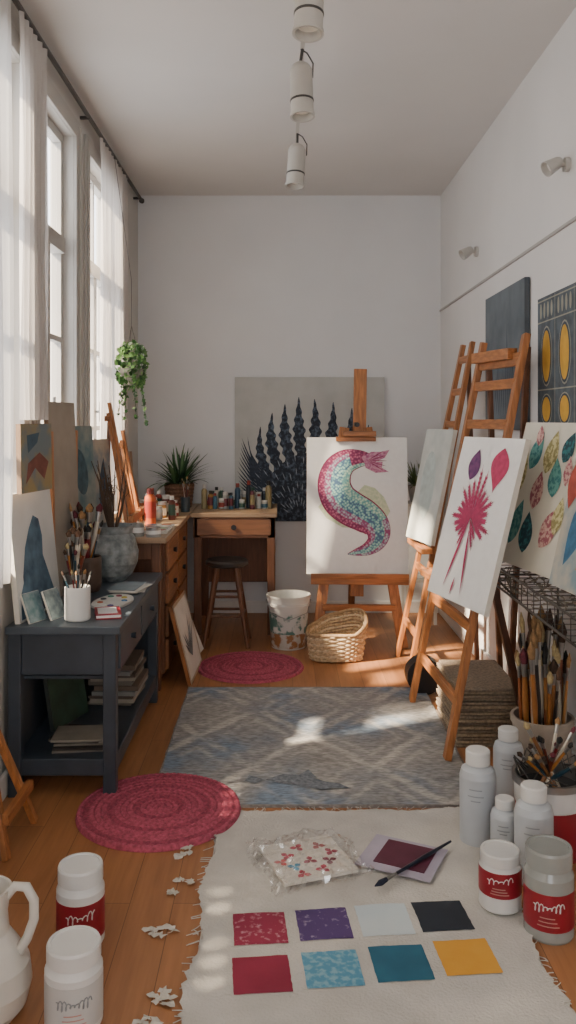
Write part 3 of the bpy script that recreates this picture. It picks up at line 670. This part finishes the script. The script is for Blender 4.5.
for k in range(17): 
    an=-30+k*15; frond(-.02,0,.155+.025*math.sin(k*1.9)+.07*math.exp(-((an-90)/28)**2),.042,an,palm)
for an,L in((-48,.12),(-132,.12),(-62,.15),(-118,.15)): frond(-.02,0,L,.03,an,palm)
b.poly(leaf(-.03,-.02,.30,.016,-107),palm,.006); b.poly(leaf(-.01,-.02,.30,.016,-80),palm,.0062); b.poly(leaf(-.03,-.25,.08,.012,-100),palm,.0064)
b.poly(leaf(-.11,.16,.14,.10,78,14,.85),purp,.0005+.002); b.poly(leaf(.10,.12,.19,.14,84,14,1.4),pink,.0025)
b.build()
b=B('studio_easel')
F1,F2,T1,T2=V((.72,5.22,0)),V((.73,4.80,0)),V((1.10,5.1,1.90)),V((1.11,4.90,1.90))
b.bar(F1,T1,.05,.026,PINE,(0,1,0)); b.bar(F2,T2,.05,.026,PINE,(0,1,0))
for t in(.12,.30,.5,.65,.75,.85,.95): b.bar(F1.lerp(T1,t),F2.lerp(T2,t),.04,.022,PINEY,(0,0,1))
b.bar(F1.lerp(T1,.375)+V((-.05,.05,0)),F2.lerp(T2,.375)+V((-.05,-.08,0)),.06,.03,PINEY,(1,0,0))
b.bar(V((1.16,5.0,0)),V((1.11,5.01,1.8)),.035,.024,PINED,(0,1,0)); b.build(bevel=.003)
b=canvas('pale_landscape_painting',(.80,4.93,.75),-78,12,.40,.66,mat('#cfd1cb',.8,.06,5,hex2='#b0b7b2'),.022); 
b.poly(ell(-.02,.0,.1,.2,10),mat('#b8c3bf',.8,.1,20),.002); b.build()
b=canvas('slate_blue_painting',(XR-.03,4.49,1.40),-90,0,.78,.74,mat('#525c65',.75,.2,5,.1,hex2='#687279'),.025,mat('#474e55',.7,.1))
for k in range(10): b.poly(leaf(-.2+k*.05,-.3,R(.2,.5),.02,70+k*4),mat('#414a54',.8,.2),.001+k*.0001)
b.build()
b=canvas('yellow_oval_painting',(XR-.03,3.40,1.425),-90,0,.98,.575,mat('#434d56',.8,.2,20,.1,hex2='#59646d'),.025,mat('#3a434b',.7,.1))
yel=mat('#cc9e3a',.75,.12,15); crm=mat('#96978c',.8,.1,20); dk2=mat('#39434c',.8,.2)
for i in range(4):
    u=-.36+i*.24
    b.poly(ell(u,.02,.078,.135),crm,.0015); b.poly(ell(u,.02,.072,.127),dk2,.002); b.poly(ell(u,.02,.056,.115),yel,.0025)
    b.poly(ell(u,-.215,.078,.07),crm,.0015); b.poly(ell(u,-.215,.072,.064),dk2,.002); b.poly(ell(u,-.215,.056,.055),yel,.0025)
    rect(b,u+.117,u+.122,-.28,.28,crm,.003)
    for k in range(4): b.poly(ell(u-.075+k*.05,.225,.014,.035),crm,.0028)
for v0 in(.175,-.128,.27): rect(b,-.48,.48,v0-.003,v0+.003,crm,.0032)
b.build()
b=B('wire_rack_shelf'); wm=mat('#4c4844',.45,.1,metal=.4); xa,xb,ya,yb=.89,1.20,2.45,3.74
for z_ in(.85,.77):
    for x in(xa,xb): b.cyl((x,ya,z_),(x,yb,z_),.0045,.0045,wm,8)
    for y in(ya,yb): b.cyl((xa,y,z_),(xb,y,z_),.0045,.0045,wm,8)
for k in range(18):
    y=ya+(yb-ya)*k/17; b.cyl((xa,y,.85),(xb,y,.85),.0018,.0018,wm,6); b.cyl((xa,y,.77),(xa,y,.85),.0018,.0018,wm,6); b.cyl((xa,y,.77),(xb,y,.77),.0018,.0018,wm,6)
for y in(2.6,3.68): b.cyl((1.20,y,.5),(.93,y,.77),.005,.005,wm,8); b.cyl((1.203,y,.45),(1.203,y,.85),.005,.005,wm,8)
b.bar((1.10,3.72,0),(.905,3.72,.85),.04,.028,wood('#4a2a19'),(0,1,0))
b.build()
b=B('twine_bundle')
tw=mat('#7d7468',.9,.3,40)
for k in range(34):
    y=R(3.0,3.62); x=R(.92,1.1); P=[V((x,y,.776))]
    for i in range(4): P.append(P[-1]+V((R(-.05,.05),R(-.08,.08),R(-.01,.035))))
    for p in P: p.x=max(.90,min(1.15,p.x)); p.z=min(max(p.z,.776),.842)
    b.tube(P,.0028,tw,5)
b.build()
b=canvas('leaf_pattern_painting',(.965,3.40,.857),-80,14,.50,.60,mat('#d6d2c4',.8,.04,8),.022)
lm_=[mat('#35757a',.8,.2,60,hex2='#629c95',thr=(.45,.55)),mat('#22454e',.8,.3,60,hex2='#35757a',thr=(.5,.6)),mat('#9c5864',.8,.2,60,hex2='#cfaaa0',thr=(.45,.55)),mat('#948b5a',.8,.2,60,hex2='#cdc492',thr=(.45,.55))]
spec=[(-.16,-.22,.2,.10,75,0),(-.20,-.02,.2,.09,80,3),(-.12,.10,.17,.10,70,0),(-.02,-.24,.17,.11,95,1),(-.02,-.06,.16,.10,85,2),(.02,.09,.18,.11,80,3),(.10,-.2,.2,.11,60,2),(.12,.0,.16,.10,100,0),(.14,.14,.13,.09,70,1),(.19,-.14,.15,.08,85,3),(-.08,.2,.09,.06,100,2),(.2,.05,.12,.06,95,2)]
for i,(u,v,L,w,a,k) in enumerate(spec): b.poly(leaf(u,v,L,w,a,12,.8),lm_[k],.002+i*.0002)
b.build()
b=canvas('blue_orange_painting',(1.0,2.86,.857),-84,13,.46,.56,mat('#7f96a0',.8,.1,7,hex2='#b9b2a2',thr=(.4,.6)),.022)
b.poly(leaf(-.15,-.2,.35,.12,70),mat('#3a6c8c',.8,.2,30),.002);b.poly(leaf(-.05,-.2,.3,.1,50),mat('#b9803c',.8,.2,30),.0025);b.poly(leaf(-.2,.0,.2,.1,85),mat('#a5483c',.8,.2,30),.003); b.build()
b=B('woven_mat_stack')
mk=[mat('#857564',.9,.3,80,.6),mat('#9a8871',.9,.3,80,.6)]
for k in range(17): b.box((.92+R(-.006,.006),3.99+R(-.006,.006),.008+k*.0155),(.28,.46,.013),mk[k%2],Matrix.Rotation(R(-.02,.02),3,'Z'))
b.build(bevel=.004)
b=B('black_film_reel'); 
b.lathe((.765,4.58,.095),[(0,0,BLK),(.03,0,METAL),(.032,.004,BLK),(.09,.004,BLK),(.095,.0,BLK),(.095,.1,BLK),(.09,.10,BLK),(0,.1,BLK)],30,Matrix.Rotation(math.pi/2,3,'X')); b.build()
b=B('large_brush_pot'); c=(1.055,3.42,0); gp=mat('#978c80',.75,.12,14,.2)
b.lathe(c,[(0,0,gp),(.098,0,gp),(.104,.02,gp),(.116,.20,gp),(.116,.235,gp),(.124,.238,gp),(.124,.262,gp),(.112,.262,gp),(.108,.22,gp),(0,.18,BLK)],36)
for k in range(66):
    a=R(0,6.28); q0=R(.0,.085); s_=q0*R(1.0,1.6)+R(0,.02); h=R(.44,.70); x1=min(c[0]+s_*math.cos(a),1.18)
    brush(b,(c[0]+q0*math.cos(a),c[1]+q0*math.sin(a),.185),(x1+R(-.03,.01),c[1]+s_*math.sin(a)+R(-.04,.04),h),R(.006,.013),random.choice(['#8a4e2c','#6b3a26','#2a2422','#a9a292','#a0703e','#7c4028','#b5ad9d','#96602f']),random.choice(BC+['#a8956c','#886a48']),.15,.17)
b.build()
b=B('red_paint_tub'); c=(.905,2.86,0); rw=mat('#8c1e2b',.4,.1,10)
b.lathe(c,[(0,0,PLAST),(.10,0,PLAST),(.106,.02,rw),(.112,.17,rw),(.113,.175,PLAST),(.116,.24,PLAST),(.122,.24,METAL),(.122,.262,METAL),(.11,.262,METAL),(.106,.22,METAL),(0,.20,BLK)],36)
b.arc(c,.1115,.06,.13,190,260,PLAST); b.arc(c,.1125,.08,.095,200,250,rw); b.arc(c,.1125,.105,.115,205,245,rw)
for k in range(18):
    a=R(0,6.28); s_=R(.03,.12); brush(b,(c[0]-.04*math.cos(a),c[1]-.04*math.sin(a),.205),(c[0]+s_*math.cos(a),c[1]+s_*math.sin(a),R(.32,.44)),R(.005,.008),random.choice(HC),random.choice(BC))
for k in range(26):
    a=R(0,6.28); b.tube([V((c[0]+.09*math.cos(a),c[1]+.09*math.sin(a),.25)),V((c[0]+.115*math.cos(a+.4),c[1]+.115*math.sin(a+.4),.25+R(.02,.06))),V((c[0]+.10*math.cos(a+.9),c[1]+.10*math.sin(a+.9),.262))],.002,dk,5)
b.build()
silv=mat('#b2b8be',.35,.03)
for (x,y,r,h) in((.682,2.93,.062,.315),(.87,3.24,.056,.275),(.74,2.80,.046,.205),(.80,2.68,.060,.30)):
    b=B('white_paint_bottle'); bottle(b,(x,y,.001),r,h,silv,PLAST,None,neck=.6,capf=.15)
    for z_,w in((.62,40),(.55,50),(.5,30)): b.arc((x,y,0),r+.0008,h*z_,h*z_+.004,250-w/2,250+w/2,mat('#8f9499',.6,.1))
    b.build()
def labeled(name,x,y,r,h,body,lid,lab,lz,z0_=0,wc=None,fq=46,tilt=.05):
    b=B(name); c=(x,y,z0_); jar(b,c,r,h,body,lid,lab,lz)
    z0,z1=z0_+lz[0]*h,z0_+lz[1]*h; d=z1-z0; a0=math.atan2(-y,-x)
    P=[]
    for i in range(70):
        t=i/69; a=a0-.62+1.2*t+.05*math.sin(t*fq); P.append(V((x+r*1.018*math.cos(a),y+r*1.018*math.sin(a),z0+d*(.62+.13*math.sin(t*fq+1.3)*(.6+.4*math.sin(t*9))+tilt*t))))
    b.tube(P,r*.022,wc or PLAST,5)
    ad=math.degrees(a0)
    for k in range(3): b.arc((x,y,0),r*1.018,z0+d*(.15+.11*k),z0+d*(.15+.11*k)+.003,ad-26+3*k,ad+24-5*k,mat('#b98880',.6,.1),4)
    b.build(); return b
glassb=mat('#959895',.15,.04)
labeled('red_label_paint_jar',.655,2.53,.062,.165,PLAST,PLAST,RED,(.28,.72),.010,None,34,.12)
labeled('red_label_paint_jar',.762,2.41,.069,.245,glassb,glassb,RED,(.14,.56))
labeled('red_label_paint_jar',-.556,2.37,.066,.215,PLAST,PLAST,RED,(.12,.60),0,None,38,.1)
labeled('white_paint_jar',-.497,2.05,.069,.195,PLAST,PLAST,mat('#bfbfbd',.5,.03),(.1,.62),0,mat('#8b8f92',.6,.1),52,0)
b=B('ceramic_pitcher'); c=V((-.715,2.07,0)); ce=mat('#c9c5bd',.3,.04)
b.lathe(c,[(0,0,ce),(.07,0,ce),(.095,.03,ce),(.108,.08,ce),(.102,.13,ce),(.075,.175,ce),(.054,.205,ce),(.05,.25,ce),(.056,.295,ce),(.06,.31,ce),(.053,.31,ce),(.044,.26,ce),(0,.2,ce)],36)
b.tube([c+V(p) for p in((.045,0,.285),(.07,0,.315),(.098,0,.313),(.116,0,.28),(.116,0,.235),(.10,0,.19),(.078,0,.155))],[.011,.012,.012,.012,.012,.012,.013],ce,12)
b.tube([c+V(p) for p in((-.08,0,.14),(-.12,0,.20),(-.14,0,.28))],[.025,.017,.012],ce,12)
b.build()

# ---------------------------------------------------------------- drop cloth and things on it
b=B('canvas_drop_cloth'); clo=mat('#c2beb7',.95,.08,7,.45,bscale=120); nx,ny=80,96; vs=[];fs=[]
for j in range(ny+1):
    for i in range(nx+1):
        u=i/nx;v=j/ny; x=-.235+.93*u+.02*(1-v)*u; y=1.75+1.38*v+.03*u
        if i in(0,nx): x+=R(-.008,.008)+.012*math.sin(v*17+i)
        if j in(0,ny): y+=R(-.006,.006)+.012*math.sin(u*13)
        n_=noise.noise(V((x*3,y*3,0)))*.5+noise.noise(V((x*9,y*9,3)))*.25
        z_=.004+max(0,n_)*.012
        e_=min(u,1-u,1-v); z_+= max(0,.04-e_)*.25*max(0,math.sin(v*23+u*11))
        vs.append((x,y,z_))
for j in range(ny):
    for i in range(nx): a=j*(nx+1)+i; fs.append((a,a+1,a+nx+2,a+nx+1))
b.add(vs,fs,clo,True)
for k in range(120):
    t=R(0,1); sd=random.choice((0,1,2))
    if sd==0: p=V((-.235,1.75+1.38*t,.004)); d=V((-R(.01,.03),R(-.02,.02),0))
    elif sd==1: p=V((.70,1.78+1.38*t,.004)); d=V((R(.01,.025),R(-.02,.02),0))
    else: p=V((-.23+.93*t,3.14+.03*t,.004)); d=V((R(-.02,.02),R(.01,.03),0))
    b.tube([p-d*.5,p+d*.4+V((.004,0,.001)),p+d],.0012,clo,4)
SW=[('#8f2844','#b98590',(.55,.70)),('#4c366a','#978da2',(.58,.74)),('#b9c7cd','#c1cbce',None),('#1c242f','#242c38',None),('#84203a','#8e2640',None),('#5290ac','#84acba',(.45,.62)),('#1f5a72','#27667e',None),('#d6982f','#dba03c',None)]
pos=[(-.057,2.415),(.125,2.435),(.301,2.455),(.472,2.475),(-.048,2.215),(.138,2.238),(.321,2.262),(.503,2.288)]
for (h1,h2,th),(x,y) in zip(SW,pos):
    m=mat(h1,.75,.05,60 if th else 8,.1,hex2=h2,thr=th)
    a=math.radians(5); n=10; s_=.15; vs=[];fs=[]
    for j in range(n+1):
        for i in range(n+1):
            u=(i/n-.5)*s_;v=(j/n-.5)*s_*.98
            if i in(0,n): u+=R(-.001,.001)
            if j in(0,n): v+=R(-.001,.001)
            X=x+u*math.cos(a)-v*math.sin(a);Y=y+u*math.sin(a)+v*math.cos(a)
            n_=noise.noise(V((X*3,Y*3,0)))*.5+noise.noise(V((X*9,Y*9,3)))*.25
            vs.append((X,Y,.0060+max(0,n_)*.012))
    for j in range(n):
        for i in range(n): q0=j*(n+1)+i; fs.append((q0,q0+1,q0+n+2,q0+n+1))
    b.add(vs,fs,m,True)
b.build()
b=B('plastic_bag_with_print'); rz=Matrix.Rotation(.35,4,'Z'); b.M=Matrix.Translation((.09,2.76,.018))@rz
b.box((0,0,.006),(.25,.24,.01),mat('#ddd7cc',.7,.03))
for k,(u,v,c) in enumerate(((-.06,.03,'#b93a52'),(-.01,.07,'#b93a52'),(.06,.06,'#b45a5a'),(-.06,-.04,'#4f9cbe'),(.0,-.02,'#a2304a'),(.06,-.04,'#7d2540'),(.02,-.08,'#b93a52'),(.085,.01,'#a2304a'),(-.09,-.0,'#c45a5a'),(-.05,-.09,'#b93a52'))):
    for j in range(3): b.poly([(p[0],p[1],.0122+j*.0002) for p in leaf(u,v,.026,.020,k*50+j*120,6)],mat(c,.7,.3,60))
pg=bpy.data.materials.new('clear_plastic'); pg.use_nodes=True; nt=pg.node_tree; nt.nodes.clear()
o=nt.nodes.new('ShaderNodeOutputMaterial');t1=nt.nodes.new('ShaderNodeBsdfTransparent');g1=nt.nodes.new('ShaderNodeBsdfGlossy');g1.inputs['Roughness'].default_value=.12
lw=nt.nodes.new('ShaderNodeTexNoise'); lw.inputs['Scale'].default_value=25; rr=nt.nodes.new('ShaderNodeMapRange'); rr.inputs[1].default_value=.35;rr.inputs[2].default_value=.75;rr.inputs[3].default_value=.08;rr.inputs[4].default_value=.5
mx=nt.nodes.new('ShaderNodeMixShader');nt.links.new(lw.outputs[0],rr.inputs[0]);nt.links.new(rr.outputs[0],mx.inputs[0]);nt.links.new(t1.outputs[0],mx.inputs[1]);nt.links.new(g1.outputs[0],mx.inputs[2]);nt.links.new(mx.outputs[0],o.inputs[0])
n=36; vs=[];fs=[]
for j in range(n+1):
    for i in range(n+1):
        u=(i/n-.5);v=(j/n-.5); x=u*.34*(1+.07*math.sin(v*9)); y=v*.33*(1+.07*math.sin(u*11))
        z_=.018+.014*noise.noise(V((x*26,y*26,1)))+.005
        if max(abs(u),abs(v))>.42: z_=max(.002,z_-.012+.016*noise.noise(V((x*50,y*50,5))))
        vs.append((x,y,z_))
for j in range(n):
    for i in range(n): q0=j*(n+1)+i; fs.append((q0,q0+1,q0+n+2,q0+n+1))
b.add(vs,fs,pg,False); b.M=Matrix.Identity(4); b.build()
b=B('purple_color_card'); b.M=Matrix.Translation((.40,2.79,.015))@Matrix.Rotation(-.45,4,'Z')
b.box((0,0,.001),(.25,.22,.002),mat('#a9a2b2',.7,.05)); b.box((.01,.01,.003),(.17,.16,.002),mat('#552238',.6,.12,12)); b.build()
b=B('artist_paintbrush'); brush(b,(.575,2.865,.03),(.29,2.60,.024),.0065,'#1d2434','#23283a',.12,.14); b.build()
b=B('paper_scraps'); ps=mat('#bdb8ae',.9,.04)
for (x,y) in((-.31,2.88),(-.33,2.83),(-.335,2.60),(-.30,2.66),(-.325,2.42),(-.35,2.40),(-.285,2.12),(-.30,2.14),(-.31,2.05)):
    for k in range(4):
        cx,cy=x+R(-.025,.025),y+R(-.02,.02); pts=[]; n=9
        for i in range(n): a=2*math.pi*i/n; r_=R(.004,.017); pts.append((cx+r_*1.4*math.cos(a),cy+r_*math.sin(a),R(.001,.010)))
        b.add(pts+[(cx,cy,.007)],[(i,(i+1)%n,n) for i in range(n)],ps)
b.build()

# ---------------------------------------------------------------- light, world, camera
w=bpy.data.worlds.new('sky'); scene.world=w; w.use_nodes=True; nt=w.node_tree
bg=nt.nodes['Background']; bg.inputs['Color'].default_value=(.95,.97,1.0,1); bg.inputs['Strength'].default_value=5.6
sl=bpy.data.lights.new('sun','SUN'); sl.energy=32; sl.color=(1,.82,.60); sl.angle=.04
so=bpy.data.objects.new('sun',sl); so.rotation_euler=V((1.0,.50,-1.0)).to_track_quat('-Z','Y').to_euler(); scene.collection.objects.link(so)
cd=bpy.data.cameras.new('cam'); cd.sensor_fit='VERTICAL'; cd.sensor_height=36; cd.sensor_width=36*576/1024; cd.lens=850/1024*36
cd.shift_y=-92/1024; cd.shift_x=8/1024; cd.clip_start=.05
co=bpy.data.objects.new('camera',cd); co.location=(0,0,1.45); co.rotation_euler=(math.pi/2,0,0); scene.collection.objects.link(co); scene.camera=co
